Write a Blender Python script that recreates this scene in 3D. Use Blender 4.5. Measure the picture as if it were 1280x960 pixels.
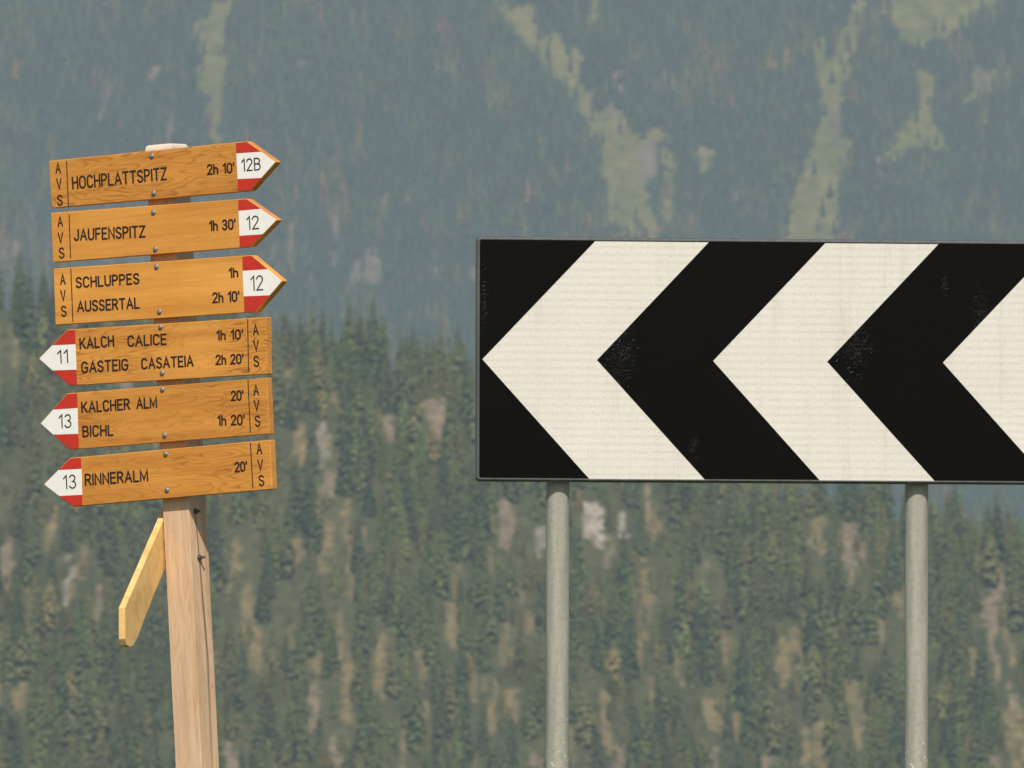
import bpy, bmesh, math, random
import numpy as np
from mathutils import Matrix, Vector, Euler

for o in list(bpy.data.objects):
    bpy.data.objects.remove(o, do_unlink=True)
SC = bpy.context.scene
COL = SC.collection
rad = math.radians

# ------------------------------------------------------------------ camera
cam_d = bpy.data.cameras.new('camera')
cam = bpy.data.objects.new('camera', cam_d)
COL.objects.link(cam)
cam.location = (0, 0, 1.6)
cam.rotation_euler = (rad(90 + 2.4), 0, 0)
cam_d.sensor_fit = 'HORIZONTAL'
cam_d.sensor_width = 36
cam_d.lens = 400
cam_d.clip_start = 0.5
cam_d.clip_end = 40000
cam_d.dof.use_dof = True
cam_d.dof.focus_distance = 25.8
cam_d.dof.aperture_fstop = 34
SC.camera = cam

# ------------------------------------------------------------------ light
SUN_EL, SUN_AZ = rad(48), rad(4)            # sun stands behind the camera, a little to its right
to_sun = Vector((math.sin(SUN_AZ)*math.cos(SUN_EL), -math.cos(SUN_AZ)*math.cos(SUN_EL), math.sin(SUN_EL)))
w = bpy.data.worlds.new('World')
SC.world = w
w.use_nodes = True
wn = w.node_tree
sky = wn.nodes.new('ShaderNodeTexSky')
sky.sky_type = 'NISHITA'
sky.sun_disc = False
sky.sun_elevation = SUN_EL
sky.sun_rotation = math.pi - SUN_AZ
sky.dust_density = 1.5
wn.links.new(sky.outputs[0], wn.nodes['Background'].inputs[0])
wn.nodes['Background'].inputs[1].default_value = 0.09
sl = bpy.data.lights.new('sun', 'SUN')
sl.energy = 4.2
sl.angle = rad(0.5)
sl.color = (1.0, 0.93, 0.82)
so = bpy.data.objects.new('sun', sl)
COL.objects.link(so)
so.rotation_euler = to_sun.to_track_quat('Z', 'Y').to_euler()
so.location = (0, 0, 50)
SC.view_settings.view_transform = 'Standard'
SC.view_settings.look = 'None'
SC.view_settings.exposure = 0.2
SC.view_settings.gamma = 1.0
SC.view_settings.use_curve_mapping = False
SC.cycles.use_denoising = True
SC.cycles.max_bounces = 6
SC.cycles.volume_bounces = 1
HAZE_DENSITY = 0.000080
HAZE_COLOR = (0.435, 0.565, 0.685)

# ------------------------------------------------------------------ helpers
def tag(o, label=None, cat=None, group=None, kind=None):
    if label: o['label'] = label
    if cat: o['category'] = cat
    if group: o['group'] = group
    if kind: o['kind'] = kind
    return o

def empty(name, loc=(0, 0, 0)):
    o = bpy.data.objects.new(name, None)
    o.empty_display_size = .2
    COL.objects.link(o)
    o.location = loc
    return o

def mesh_obj(name, verts, faces, mats, parent=None, loc=(0, 0, 0), smooth=False, midx=None):
    me = bpy.data.meshes.new(name)
    me.from_pydata([tuple(v) for v in verts], [], [tuple(f) for f in faces])
    return link_mesh(name, me, mats, parent, loc, smooth, midx)

def link_mesh(name, me, mats, parent=None, loc=(0, 0, 0), smooth=False, midx=None):
    for m in (mats if isinstance(mats, (list, tuple)) else [mats]):
        me.materials.append(m)
    if midx is not None:
        me.polygons.foreach_set('material_index', midx)
    me.polygons.foreach_set('use_smooth', [smooth]*len(me.polygons))
    me.update()
    o = bpy.data.objects.new(name, me)
    COL.objects.link(o)
    o.location = loc
    if parent: o.parent = parent
    return o

def bm_obj(name, bm, mats, parent=None, loc=(0, 0, 0), smooth=False):
    bmesh.ops.recalc_face_normals(bm, faces=bm.faces)
    me = bpy.data.meshes.new(name)
    bm.to_mesh(me); bm.free()
    midx = [p.material_index for p in me.polygons]
    return link_mesh(name, me, mats, parent, loc, smooth, midx)

def prism_xz(bm, pts, y0, y1, bevel=0.0, mat=0):
    """polygon in x,z extruded from y0 (front) to y1 (back)"""
    f0 = [bm.verts.new((x, y0, z)) for x, z in pts]
    f1 = [bm.verts.new((x, y1, z)) for x, z in pts]
    fs = [bm.faces.new(f0), bm.faces.new(f1[::-1])]
    n = len(pts)
    for i in range(n):
        fs.append(bm.faces.new((f0[i], f1[i], f1[(i+1) % n], f0[(i+1) % n])))
    for f in fs: f.material_index = mat
    if bevel:
        bmesh.ops.recalc_face_normals(bm, faces=fs)
        es = {e for f in fs for e in f.edges}
        bmesh.ops.bevel(bm, geom=list(es), offset=bevel, segments=1, affect='EDGES', profile=.5)

def mat(name, color=(.5, .5, .5), rough=.6, metal=0.0, spec=.5):
    m = bpy.data.materials.new(name)
    m.use_nodes = True
    b = m.node_tree.nodes['Principled BSDF']
    b.inputs['Base Color'].default_value = (*color, 1)
    b.inputs['Roughness'].default_value = rough
    b.inputs['Metallic'].default_value = metal
    b.inputs['Specular IOR Level'].default_value = spec
    return m, m.node_tree, b

def N(nt, kind, **kw):
    n = nt.nodes.new(kind)
    for k, v in kw.items():
        if k.startswith('i_'):
            n.inputs[k[2:].replace('_', ' ')].default_value = v
        else:
            setattr(n, k, v)
    return n

def ramp(nt, stops, fac):
    r = nt.nodes.new('ShaderNodeValToRGB')
    e = r.color_ramp.elements
    while len(e) < len(stops): e.new(.5)
    for el, (p, c) in zip(e, stops):
        el.position = p
        el.color = (*c, 1) if len(c) == 3 else c
    nt.links.new(fac, r.inputs[0])
    return r

def mix(nt, fac, a, b, mode='MIX'):
    m = nt.nodes.new('ShaderNodeMix')
    m.data_type = 'RGBA'; m.blend_type = mode
    for sock, v in ((0, fac), (6, a), (7, b)):
        if hasattr(v, 'is_linked'): nt.links.new(v, m.inputs[sock])
        elif isinstance(v, tuple): m.inputs[sock].default_value = (*v, 1)
        else: m.inputs[sock].default_value = v
    return m.outputs[2]

# ------------------------------------------------------------------ materials
def wood_material(name, light, mid, dark, along='X', contrast=1.0, rough=.42, sheen_spec=.45, ringscale=1.0, post_marks=False):
    m, nt, b = mat(name, light, rough, spec=sheen_spec)
    L = nt.links.new
    tc = N(nt, 'ShaderNodeTexCoord')
    oi = N(nt, 'ShaderNodeObjectInfo')
    off = N(nt, 'ShaderNodeVectorMath', operation='SCALE'); off.inputs[0].default_value = (37, 11, 53)
    ocs = N(nt, 'ShaderNodeSeparateColor'); L(oi.outputs['Color'], ocs.inputs[0])   # r grain strength, g which plank, b tone
    L(ocs.outputs[1], off.inputs['Scale'])
    add = N(nt, 'ShaderNodeVectorMath', operation='ADD')
    L(tc.outputs['Object'], add.inputs[0]); L(off.outputs[0], add.inputs[1])
    mp = N(nt, 'ShaderNodeMapping')
    mp.inputs['Scale'].default_value = (1.3, 9, 9) if along == 'X' else (9, 9, 1.3)
    L(add.outputs[0], mp.inputs[0])
    warp = N(nt, 'ShaderNodeTexNoise', i_Scale=2.2, i_Detail=2.5, i_Roughness=.5)
    L(mp.outputs[0], warp.inputs['Vector'])
    # flat-sawn rings: a smooth field sliced into many levels
    mul = N(nt, 'ShaderNodeMath', operation='MULTIPLY'); mul.inputs[1].default_value = 22*ringscale
    L(warp.outputs['Fac'], mul.inputs[0])
    fr = N(nt, 'ShaderNodeMath', operation='FRACT'); L(mul.outputs[0], fr.inputs[0])
    late = ramp(nt, [(0, (0, 0, 0)), (.55, (.08, .08, .08)), (.9, (1, 1, 1)), (1, (0, 0, 0))], fr.outputs[0])
    mp2 = N(nt, 'ShaderNodeMapping')
    mp2.inputs['Scale'].default_value = (6, 160, 160) if along == 'X' else (160, 160, 6)
    L(add.outputs[0], mp2.inputs[0])
    fine = N(nt, 'ShaderNodeTexNoise', i_Scale=1.6, i_Detail=4, i_Roughness=.65); L(mp2.outputs[0], fine.inputs['Vector'])
    big = N(nt, 'ShaderNodeTexNoise', i_Scale=5.0, i_Detail=2); L(add.outputs[0], big.inputs['Vector'])
    where = ramp(nt, [(.40, (0, 0, 0)), (.68, (1, 1, 1))], big.outputs['Fac'])
    a1 = N(nt, 'ShaderNodeMath', operation='MULTIPLY'); L(late.outputs[0], a1.inputs[0]); L(where.outputs[0], a1.inputs[1])
    a2 = N(nt, 'ShaderNodeMath', operation='MULTIPLY_ADD'); L(late.outputs[0], a2.inputs[0]); a2.inputs[1].default_value = .22; L(a1.outputs[0], a2.inputs[2])
    a25 = N(nt, 'ShaderNodeMath', operation='MULTIPLY'); L(a2.outputs[0], a25.inputs[0]); L(ocs.outputs[0], a25.inputs[1])
    a3 = N(nt, 'ShaderNodeMath', operation='MULTIPLY', use_clamp=True); L(a25.outputs[0], a3.inputs[0]); a3.inputs[1].default_value = .75*contrast
    mp3 = N(nt, 'ShaderNodeMapping'); mp3.inputs['Scale'].default_value = (2.5, 30, 30) if along == 'X' else (30, 30, 2.5)
    L(add.outputs[0], mp3.inputs[0])
    streak = N(nt, 'ShaderNodeTexNoise', i_Scale=1.0, i_Detail=3, i_Roughness=.6); L(mp3.outputs[0], streak.inputs['Vector'])
    sr = ramp(nt, [(.34, (.80, .72, .60)), (.52, (1, 1, 1)), (.70, (1.12, 1.10, 1.05))], streak.outputs['Fac'])
    tone_mix = mix(nt, big.outputs['Fac'], light, mid)
    c1 = mix(nt, a3.outputs[0], tone_mix, dark)
    fr2 = ramp(nt, [(.3, (.82, .80, .78)), (.7, (1.1, 1.1, 1.1))], fine.outputs['Fac'])
    c2 = mix(nt, .55, c1, fr2.outputs[0], 'MULTIPLY')
    c2 = mix(nt, .75, c2, sr.outputs[0], 'MULTIPLY')
    # every board has its own tone
    tr = ramp(nt, [(0, (.66, .57, .48)), (1, (1.02, 1.02, 1.02))], ocs.outputs[2])
    c3 = mix(nt, 1.0, c2, tr.outputs[0], 'MULTIPLY')
    if post_marks:                               # dark line on the right side, widening and fading downwards
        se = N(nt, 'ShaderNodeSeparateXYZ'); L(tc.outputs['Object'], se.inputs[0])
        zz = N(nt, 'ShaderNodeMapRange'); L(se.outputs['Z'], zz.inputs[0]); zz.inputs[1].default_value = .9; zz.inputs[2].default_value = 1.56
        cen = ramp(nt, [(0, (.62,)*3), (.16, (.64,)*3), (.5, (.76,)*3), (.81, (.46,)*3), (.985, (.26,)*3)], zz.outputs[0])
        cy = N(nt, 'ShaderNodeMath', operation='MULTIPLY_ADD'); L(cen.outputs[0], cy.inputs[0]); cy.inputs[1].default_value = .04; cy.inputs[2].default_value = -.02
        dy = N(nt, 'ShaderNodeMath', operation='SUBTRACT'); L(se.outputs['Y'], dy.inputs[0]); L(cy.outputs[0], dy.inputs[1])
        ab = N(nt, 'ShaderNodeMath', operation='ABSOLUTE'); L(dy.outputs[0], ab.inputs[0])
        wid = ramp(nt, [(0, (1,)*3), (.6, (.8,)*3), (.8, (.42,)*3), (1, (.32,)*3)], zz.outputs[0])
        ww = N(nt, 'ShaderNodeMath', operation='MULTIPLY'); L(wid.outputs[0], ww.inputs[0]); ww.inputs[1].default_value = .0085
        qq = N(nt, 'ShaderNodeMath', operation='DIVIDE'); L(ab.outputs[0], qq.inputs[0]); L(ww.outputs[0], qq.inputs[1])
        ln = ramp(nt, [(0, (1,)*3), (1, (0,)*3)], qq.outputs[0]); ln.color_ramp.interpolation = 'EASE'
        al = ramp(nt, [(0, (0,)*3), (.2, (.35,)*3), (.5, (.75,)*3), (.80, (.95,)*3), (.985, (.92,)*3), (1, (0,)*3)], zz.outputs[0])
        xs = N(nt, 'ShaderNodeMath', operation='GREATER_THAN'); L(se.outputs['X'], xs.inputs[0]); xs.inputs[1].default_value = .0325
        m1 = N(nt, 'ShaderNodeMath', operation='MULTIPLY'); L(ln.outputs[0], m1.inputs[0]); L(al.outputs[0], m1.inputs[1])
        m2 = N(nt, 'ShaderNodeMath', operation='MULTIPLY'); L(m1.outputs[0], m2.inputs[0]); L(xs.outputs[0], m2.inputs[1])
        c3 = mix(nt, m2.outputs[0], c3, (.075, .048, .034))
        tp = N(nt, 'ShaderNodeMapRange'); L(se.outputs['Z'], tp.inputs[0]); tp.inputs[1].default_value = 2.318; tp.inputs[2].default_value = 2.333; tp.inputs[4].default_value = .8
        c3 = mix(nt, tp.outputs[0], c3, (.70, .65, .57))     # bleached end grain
    L(c3, b.inputs['Base Color'])
    bp = N(nt, 'ShaderNodeBump', i_Strength=.12, i_Distance=.001)
    L(fine.outputs['Fac'], bp.inputs['Height']); L(bp.outputs[0], b.inputs['Normal'])
    rr = ramp(nt, [(0, (rough-.1,)*3), (1, (rough+.15,)*3)], fine.outputs['Fac'])
    L(rr.outputs[0], b.inputs['Roughness'])
    return m

M_BOARD = wood_material('varnished_larch', (.83, .395, .085), (.70, .295, .048), (.28, .09, .014))
M_YELLOW = wood_material('raw_yellow_board', (.86, .57, .23), (.80, .49, .17), (.45, .2, .05), contrast=.3)
M_POST = wood_material('weathered_post', (.74, .525, .35), (.65, .43, .27), (.42, .235, .13), along='Z', contrast=.6, rough=.72, sheen_spec=.2, ringscale=.6, post_marks=True)

def paint(name, col, wear, rough=.45):
    m, nt, b = mat(name, col, rough)
    tc = N(nt, 'ShaderNodeTexCoord')
    n = N(nt, 'ShaderNodeTexNoise', i_Scale=60.0, i_Detail=5); nt.links.new(tc.outputs['Object'], n.inputs['Vector'])
    r = ramp(nt, [(.35, tuple(c*wear for c in col)), (.6, col)], n.outputs['Fac'])
    nt.links.new(r.outputs[0], b.inputs['Base Color'])
    bp = N(nt, 'ShaderNodeBump', i_Strength=.1, i_Distance=.0005); nt.links.new(n.outputs['Fac'], bp.inputs['Height']); nt.links.new(bp.outputs[0], b.inputs['Normal'])
    return m
M_RED = paint('red_paint', (.60, .035, .018), .88)
M_WHITE = paint('white_paint', (.92, .90, .85), .96)
M_INK = paint('burnt_lettering', (.030, .010, .006), .6, .7)
M_BLACKINK = paint('black_paint', (.022, .016, .015), .7, .6)

def galv(name, col, rough, metal, speck):
    m, nt, b = mat(name, col, rough, metal)
    tc = N(nt, 'ShaderNodeTexCoord')
    n = N(nt, 'ShaderNodeTexNoise', i_Scale=75.0, i_Detail=7, i_Roughness=.75); nt.links.new(tc.outputs['Object'], n.inputs['Vector'])
    v = N(nt, 'ShaderNodeTexVoronoi', i_Scale=150.0); nt.links.new(tc.outputs['Object'], v.inputs['Vector'])
    mp = N(nt, 'ShaderNodeMapping'); mp.inputs['Scale'].default_value = (30, 30, 3); nt.links.new(tc.outputs['Object'], mp.inputs[0])
    st = N(nt, 'ShaderNodeTexNoise', i_Scale=1.5, i_Detail=3); nt.links.new(mp.outputs[0], st.inputs['Vector'])
    r = ramp(nt, [(.3, tuple(c*.80 for c in col)), (.5, col), (.72, tuple(min(1, c*1.1) for c in col))], n.outputs['Fac'])
    r2 = ramp(nt, [(.35, (.8, .8, .78)), (.65, (1.08, 1.08, 1.06))], st.outputs['Fac'])
    c = mix(nt, .8, r.outputs[0], r2.outputs[0], 'MULTIPLY')
    if speck:                               # flakes of blank zinc, thicker near the lower end of the pole
        sp = N(nt, 'ShaderNodeTexNoise', i_Scale=120.0, i_Detail=2); nt.links.new(tc.outputs['Object'], sp.inputs['Vector'])
        se = N(nt, 'ShaderNodeSeparateXYZ'); nt.links.new(tc.outputs['Object'], se.inputs[0])
        zr = N(nt, 'ShaderNodeMapRange'); nt.links.new(se.outputs['Z'], zr.inputs[0])
        zr.inputs[1].default_value = 1.15; zr.inputs[2].default_value = .84; zr.inputs[3].default_value = -.16; zr.inputs[4].default_value = .075
        ad = N(nt, 'ShaderNodeMath', operation='ADD'); nt.links.new(sp.outputs['Fac'], ad.inputs[0]); nt.links.new(zr.outputs[0], ad.inputs[1])
        sr = ramp(nt, [(.62, (0, 0, 0)), (.68, (1, 1, 1))], ad.outputs[0])
        c = mix(nt, sr.outputs[0], c, (.80, .80, .77))
    nt.links.new(c, b.inputs['Base Color'])
    bp = N(nt, 'ShaderNodeBump', i_Strength=.25, i_Distance=.001); nt.links.new(n.outputs['Fac'], bp.inputs['Height']); nt.links.new(bp.outputs[0], b.inputs['Normal'])
    return m
M_POLE = galv('galvanised_pole', (.395, .383, .322), .55, .15, True)
M_RIM = galv('grey_aluminium_rim', (.17, .175, .175), .38, .5, False)
M_SCREW = galv('zinc_screw', (.27, .27, .275), .5, .55, False)
M_BOLT = galv('dark_steel_bolt', (.16, .15, .14), .45, .7, False)

def sheeting(name, base, dark, rough, sparkle, spec):
    """retroreflective film: horizontal bands of fine cells, slightly wavy"""
    m, nt, b = mat(name, base, rough, spec=spec)
    L = nt.links.new
    tc = N(nt, 'ShaderNodeTexCoord')
    se = N(nt, 'ShaderNodeSeparateXYZ'); L(tc.outputs['Object'], se.inputs[0])
    z = N(nt, 'ShaderNodeMath', operation='MULTIPLY'); L(se.outputs['Z'], z.inputs[0]); z.inputs[1].default_value = 2*math.pi/.0187
    s = N(nt, 'ShaderNodeMath', operation='SINE'); L(z.outputs[0], s.inputs[0])
    vo = N(nt, 'ShaderNodeTexVoronoi', i_Scale=260.0); L(tc.outputs['Object'], vo.inputs['Vector'])
    big = N(nt, 'ShaderNodeTexNoise', i_Scale=5.0, i_Detail=3); L(tc.outputs['Object'], big.inputs['Vector'])
    ma = N(nt, 'ShaderNodeMapRange'); L(s.outputs[0], ma.inputs[0]); ma.inputs[1].default_value = -.2; ma.inputs[2].default_value = 1
    cell = ramp(nt, [(.25, (1, 1, 1)), (.75, (.55, .55, .55))], vo.outputs['Distance'])
    k = N(nt, 'ShaderNodeMath', operation='MULTIPLY'); L(ma.outputs[0], k.inputs[0]); k.inputs[1].default_value = .55
    c = mix(nt, k.outputs[0], base, dark)
    c = mix(nt, .22, c, cell.outputs[0], 'MULTIPLY')
    bg = ramp(nt, [(.3, (.94, .935, .92)), (.7, (1, 1, 1))], big.outputs['Fac'])
    c = mix(nt, 1.0, c, bg.outputs[0], 'MULTIPLY')
    mp4 = N(nt, 'ShaderNodeMapping'); mp4.inputs['Scale'].default_value = (22, 1, 1.2); L(tc.outputs['Object'], mp4.inputs[0])
    run = N(nt, 'ShaderNodeTexNoise', i_Scale=1.0, i_Detail=5, i_Roughness=.7); L(mp4.outputs[0], run.inputs['Vector'])
    rn = ramp(nt, [(.30, (.86, .85, .82)), (.48, (1, 1, 1))], run.outputs['Fac'])          # faint rain runs
    c = mix(nt, .8, c, rn.outputs[0], 'MULTIPLY')
    L(c, b.inputs['Base Color'])
    # crinkled film, worn in some places
    mp = N(nt, 'ShaderNodeMapping'); mp.inputs['Scale'].default_value = (1, 1, 2.6); L(tc.outputs['Object'], mp.inputs[0])
    n1 = N(nt, 'ShaderNodeTexNoise', i_Scale=170.0, i_Detail=3); L(mp.outputs[0], n1.inputs['Vector'])
    # creases in the film: soft-edged spots (x, z, half width, half height) where it has lifted
    tot = None
    for cx, cz, rx, rz in ((.15, 1.93, .06, .13), (.73, 1.95, .07, .12), (.955, 2.10, .015, .05), (1.045, 2.03, .035, .11), (-.19, 2.05, .012, .13), (.18, 1.75, .03, .10), (.33, 1.70, .02, .05)):
        sv = N(nt, 'ShaderNodeVectorMath', operation='SUBTRACT'); L(tc.outputs['Object'], sv.inputs[0]); sv.inputs[1].default_value = (cx, 0, cz)
        dv = N(nt, 'ShaderNodeVectorMath', operation='DIVIDE'); L(sv.outputs[0], dv.inputs[0]); dv.inputs[1].default_value = (rx, 1, rz)
        le = N(nt, 'ShaderNodeVectorMath', operation='LENGTH'); L(dv.outputs[0], le.inputs[0])
        mr = N(nt, 'ShaderNodeMapRange'); L(le.outputs['Value'], mr.inputs[0]); mr.inputs[1].default_value = 1.3; mr.inputs[2].default_value = .2
        if tot is None: tot = mr.outputs[0]
        else:
            mx = N(nt, 'ShaderNodeMath', operation='MAXIMUM'); L(tot, mx.inputs[0]); L(mr.outputs[0], mx.inputs[1]); tot = mx.outputs[0]
    patch = N(nt, 'ShaderNodeTexNoise', i_Scale=75.0, i_Detail=2, i_Roughness=.6); L(mp.outputs[0], patch.inputs['Vector'])
    pm = N(nt, 'ShaderNodeMath', operation='MULTIPLY_ADD'); L(tot, pm.inputs[0]); pm.inputs[1].default_value = .30; L(patch.outputs['Fac'], pm.inputs[2])
    pr = ramp(nt, [(.66, (.035,)*3), (.82, (1,)*3)], pm.outputs[0])
    st = N(nt, 'ShaderNodeMath', operation='MULTIPLY'); L(pr.outputs[0], st.inputs[0]); st.inputs[1].default_value = sparkle
    bp = N(nt, 'ShaderNodeBump', i_Distance=.0024); L(n1.outputs['Fac'], bp.inputs['Height']); L(st.outputs[0], bp.inputs['Strength'])
    L(bp.outputs[0], b.inputs['Normal'])
    return m
M_FILMW = sheeting('white_reflective_film', (.765, .735, .67), (.675, .635, .56), .36, .28, .5)
M_FILMB = sheeting('black_gloss_film', (.0035, .0026, .0024), (.002, .0018, .0018), .15, 1.0, .11)

def foliage(name):
    m, nt, b = mat(name, (.05, .07, .03), .75, spec=.25)
    at = N(nt, 'ShaderNodeAttribute', attribute_name='tint')
    oi = N(nt, 'ShaderNodeObjectInfo')
    r = ramp(nt, [(0, (.58, .64, .70)), (.5, (.95, .97, 1)), (1, (1.28, 1.2, 1.05))], oi.outputs['Random'])
    c = mix(nt, 1.0, at.outputs['Color'], r.outputs[0], 'MULTIPLY')
    nt.links.new(c, b.inputs['Base Color'])
    return m
M_LEAF = foliage('conifer_needles')
M_BARK, _nt, _b = mat('conifer_bark', (.12, .085, .06), .9)
_t = N(_nt, 'ShaderNodeTexCoord'); _n = N(_nt, 'ShaderNodeTexNoise', i_Scale=6.0, i_Detail=5)
_nt.links.new(_t.outputs['Object'], _n.inputs['Vector'])
_r = ramp(_nt, [(.3, (.07, .05, .035)), (.7, (.19, .14, .1))], _n.outputs['Fac']); _nt.links.new(_r.outputs[0], _b.inputs['Base Color'])

def soil(name, scale, base_stops):
    m, nt, b = mat(name, (.1, .1, .05), .95, spec=.1)
    tc = N(nt, 'ShaderNodeTexCoord')
    n = N(nt, 'ShaderNodeTexNoise', i_Scale=scale, i_Detail=8, i_Roughness=.65); nt.links.new(tc.outputs['Object'], n.inputs['Vector'])
    r = ramp(nt, base_stops, n.outputs['Fac'])
    at = N(nt, 'ShaderNodeAttribute', attribute_name='cover')
    c = mix(nt, 1.0, at.outputs['Color'], r.outputs[0], 'MULTIPLY')
    nt.links.new(c, b.inputs['Base Color'])
    n2 = N(nt, 'ShaderNodeBump', i_Strength=.6, i_Distance=1.0); nt.links.new(n.outputs['Fac'], n2.inputs['Height']); nt.links.new(n2.outputs[0], b.inputs['Normal'])
    return m
M_HILL = soil('forest_floor', .35, [(.3, (.6, .58, .55)), (.5, (.95, .95, .92)), (.7, (1.35, 1.32, 1.25))])
M_MOUNT = soil('mountain_ground', .12, [(.3, (.65, .65, .62)), (.5, (1, 1, 1)), (.7, (1.3, 1.28, 1.2))])
M_MEADOW = soil('meadow_grass', 1.5, [(.3, (.6, .65, .5)), (.5, (1, 1, 1)), (.7, (1.3, 1.2, 1.0))])

# ------------------------------------------------------------------ terrain
HILL_CLEAR = [(-58.4, 3456.9, 2.4, 8.7, 'r'), (-55.7, 3443.1, 2.2, 6.2, 'p'), (-23.3, 3484.8, 3.7, 6.9, 'p'), (-38.1, 3471.6, 1.7, 6.3, 'p'), (-27.7, 3486.3, 1.5, 3.8, 't'), (24.4, 3463.4, 5.4, 6.9, 'R'), (32.9, 3466.6, 1.5, 4.4, 'R'), (-1.9, 3452.3, 3.9, 8.7, 'p'), (8.5, 3447.6, 1.5, 5.6, 'r'), (2.4, 3424.7, 1.2, 4.3, 'p'), (93.8, 3490.6, 2.9, 9.4, 't'), (103.4, 3484.6, 2.9, 12.6, 'p'), (107.9, 3487.5, 1.5, 6.3, 'p'), (58.5, 3468.2, 1.5, 3.8, 'p'), (-83.5, 3410.6, 1.2, 8.6, 't'), (-78.6, 3388.7, 3.3, 9.8, 't'), (-75.5, 3375.5, 2.1, 9.1, 't'), (-56.4, 3414.0, 1.9, 8.0, 't'), (-48.6, 3407.0, 1.7, 8.0, 't'), (-17.9, 3400.8, 3.8, 7.4, 't'), (-16.8, 3421.9, 1.2, 9.3, 't'), (-48.5, 3364.2, 2.4, 10.9, 't'), (-40.3, 3368.1, 1.2, 9.7, 't'), (-26.1, 3369.6, 1.2, 9.1, 't'), (-11.9, 3382.5, 1.7, 7.3, 't'), (-5.9, 3377.2, 2.1, 9.1, 't'), (0.0, 3380.0, 2.1, 6.1, 't'), (-59.0, 3355.9, 1.7, 7.3, 'p'), (-82.0, 3332.7, 3.3, 4.2, 'p'), (-52.3, 3338.0, 2.3, 5.4, 'p'), (7.1, 3359.2, 3.3, 2.4, 'p'), (38.5, 3419.7, 1.7, 12.3, 't'), (27.8, 3383.7, 2.1, 11.0, 't'), (31.5, 3372.9, 1.7, 4.6, 'p'), (59.8, 3406.0, 5.3, 4.9, 't'), (67.0, 3404.9, 2.4, 5.5, 't'), (60.0, 3388.0, 2.4, 3.1, 'p'), (82.0, 3431.2, 2.4, 7.4, 't'), (85.9, 3441.8, 1.2, 9.3, 't'), (88.4, 3400.5, 2.9, 5.5, 't'), (102.9, 3419.0, 3.4, 10.5, 't'), (92.1, 3404.5, 1.9, 7.7, 't'), (76.3, 3392.3, 2.4, 2.4, 'p'), (149.4, 3482.6, 1.7, 6.3, 'p'), (145.9, 3459.5, 1.7, 18.7, 'p'), (139.4, 3448.6, 1.5, 6.2, 't'), (150.4, 3424.3, 3.6, 9.3, 't'), (-151.0, 3398.1, 2.4, 9.2, 'p'), (-132.5, 3394.7, 1.4, 9.2, 'r'), (-123.7, 3384.4, 1.2, 9.2, 'p'), (-139.2, 3412.6, 1.9, 6.2, 't'), (-144.6, 3345.3, 1.9, 6.0, 't'), (-152.0, 3483.6, 1.5, 7.9, 't'), (-68.7, 3486.8, 1.2, 5.7, 't')]
MEADOWS = [[(-225.4, 8529.9), (-211.6, 8531.9), (-213.4, 8460.9), (-210.7, 8423.5), (-215.7, 8388.2), (-215.6, 8340.5), (-222.1, 8340.5), (-223.4, 8389.8), (-238.7, 8428.2), (-230.8, 8441.5), (-236.7, 8502.2), (-226.5, 8503.9)], [(-24.1, 8551.2), (12.1, 8548.9), (16.8, 8511.5), (38.8, 8467.2), (53.7, 8462.9), (50.5, 8429.9), (62.1, 8400.2), (85.5, 8366.5), (94.0, 8342.2), (114.8, 8357.8), (119.8, 8296.8), (115.5, 8199.8), (63.5, 8197.1), (65.8, 8341.5), (35.6, 8416.2), (11.9, 8468.2), (-6.0, 8507.9)], [(250.5, 8563.5), (270.5, 8566.9), (255.4, 8470.2), (241.8, 8373.5), (246.9, 8346.8), (231.1, 8207.5), (193.9, 8221.5), (210.7, 8312.2), (227.1, 8374.8), (220.0, 8482.9), (228.5, 8487.9), (238.1, 8447.5), (252.5, 8530.2)], [(286.9, 8570.9), (392.2, 8561.5), (354.5, 8526.9), (335.7, 8507.2), (317.1, 8490.9), (304.6, 8476.9), (292.9, 8482.9), (281.1, 8522.2)], [(300.6, 8449.5), (315.1, 8438.2), (309.9, 8379.2), (323.2, 8344.2), (299.9, 8348.2), (272.1, 8307.8), (281.2, 8352.2), (301.5, 8391.2)], [(342.7, 8458.5), (362.3, 8458.5), (354.7, 8420.2), (334.5, 8402.9)], [(57.0, 8511.5), (67.3, 8532.2), (65.8, 8487.2), (58.6, 8490.9)], [(132.2, 8343.5), (149.8, 8341.2), (143.5, 8315.5), (135.9, 8318.5)]]
SCREES = [(-101.1, 8206.5, 7.8, 19.0), (-112.4, 8190.8, 7.8, 10.3), (-161.0, 8226.5, 2.8, 20.7), (-170.7, 8217.8, 2.8, 12.1), (-128.9, 8243.8, 2.2, 29.3), (-86.8, 8217.8, 2.2, 17.2), (-302.7, 8425.5, 4.5, 21.5), (-266.5, 8442.9, 4.5, 12.1), (-250.7, 8375.2, 3.4, 19.0), (-93.3, 8279.8, 2.8, 19.0), (-75.8, 8284.8, 2.2, 7.8), (-144.3, 8199.5, 2.2, 6.9), (-57.8, 8207.8, 2.8, 13.8), (140.9, 8337.5, 2.8, 8.6), (266.1, 8304.2, 4.5, 12.1), (73.8, 8375.5, 6.7, 8.6), (99.5, 8314.2, 10.1, 25.8), (241.3, 8356.2, 3.4, 20.7), (162.5, 8300.2, 2.8, 5.2), (29.4, 8358.2, 2.2, 8.6), (106.6, 8406.2, 3.4, 13.8), (79.9, 8405.5, 2.8, 12.1), (-171.9, 8411.2, 2.2, 12.1), (-154.5, 8434.9, 1.7, 8.6), (-53.2, 8387.5, 2.2, 6.9), (-30.0, 8196.1, 2.2, 12.1), (347.9, 8440.2, 7.8, 15.5), (280.4, 8295.5, 5.6, 6.9), (-370.1, 8214.2, 5.6, 17.2), (-359.2, 8228.5, 5.6, 13.8)]
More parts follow.
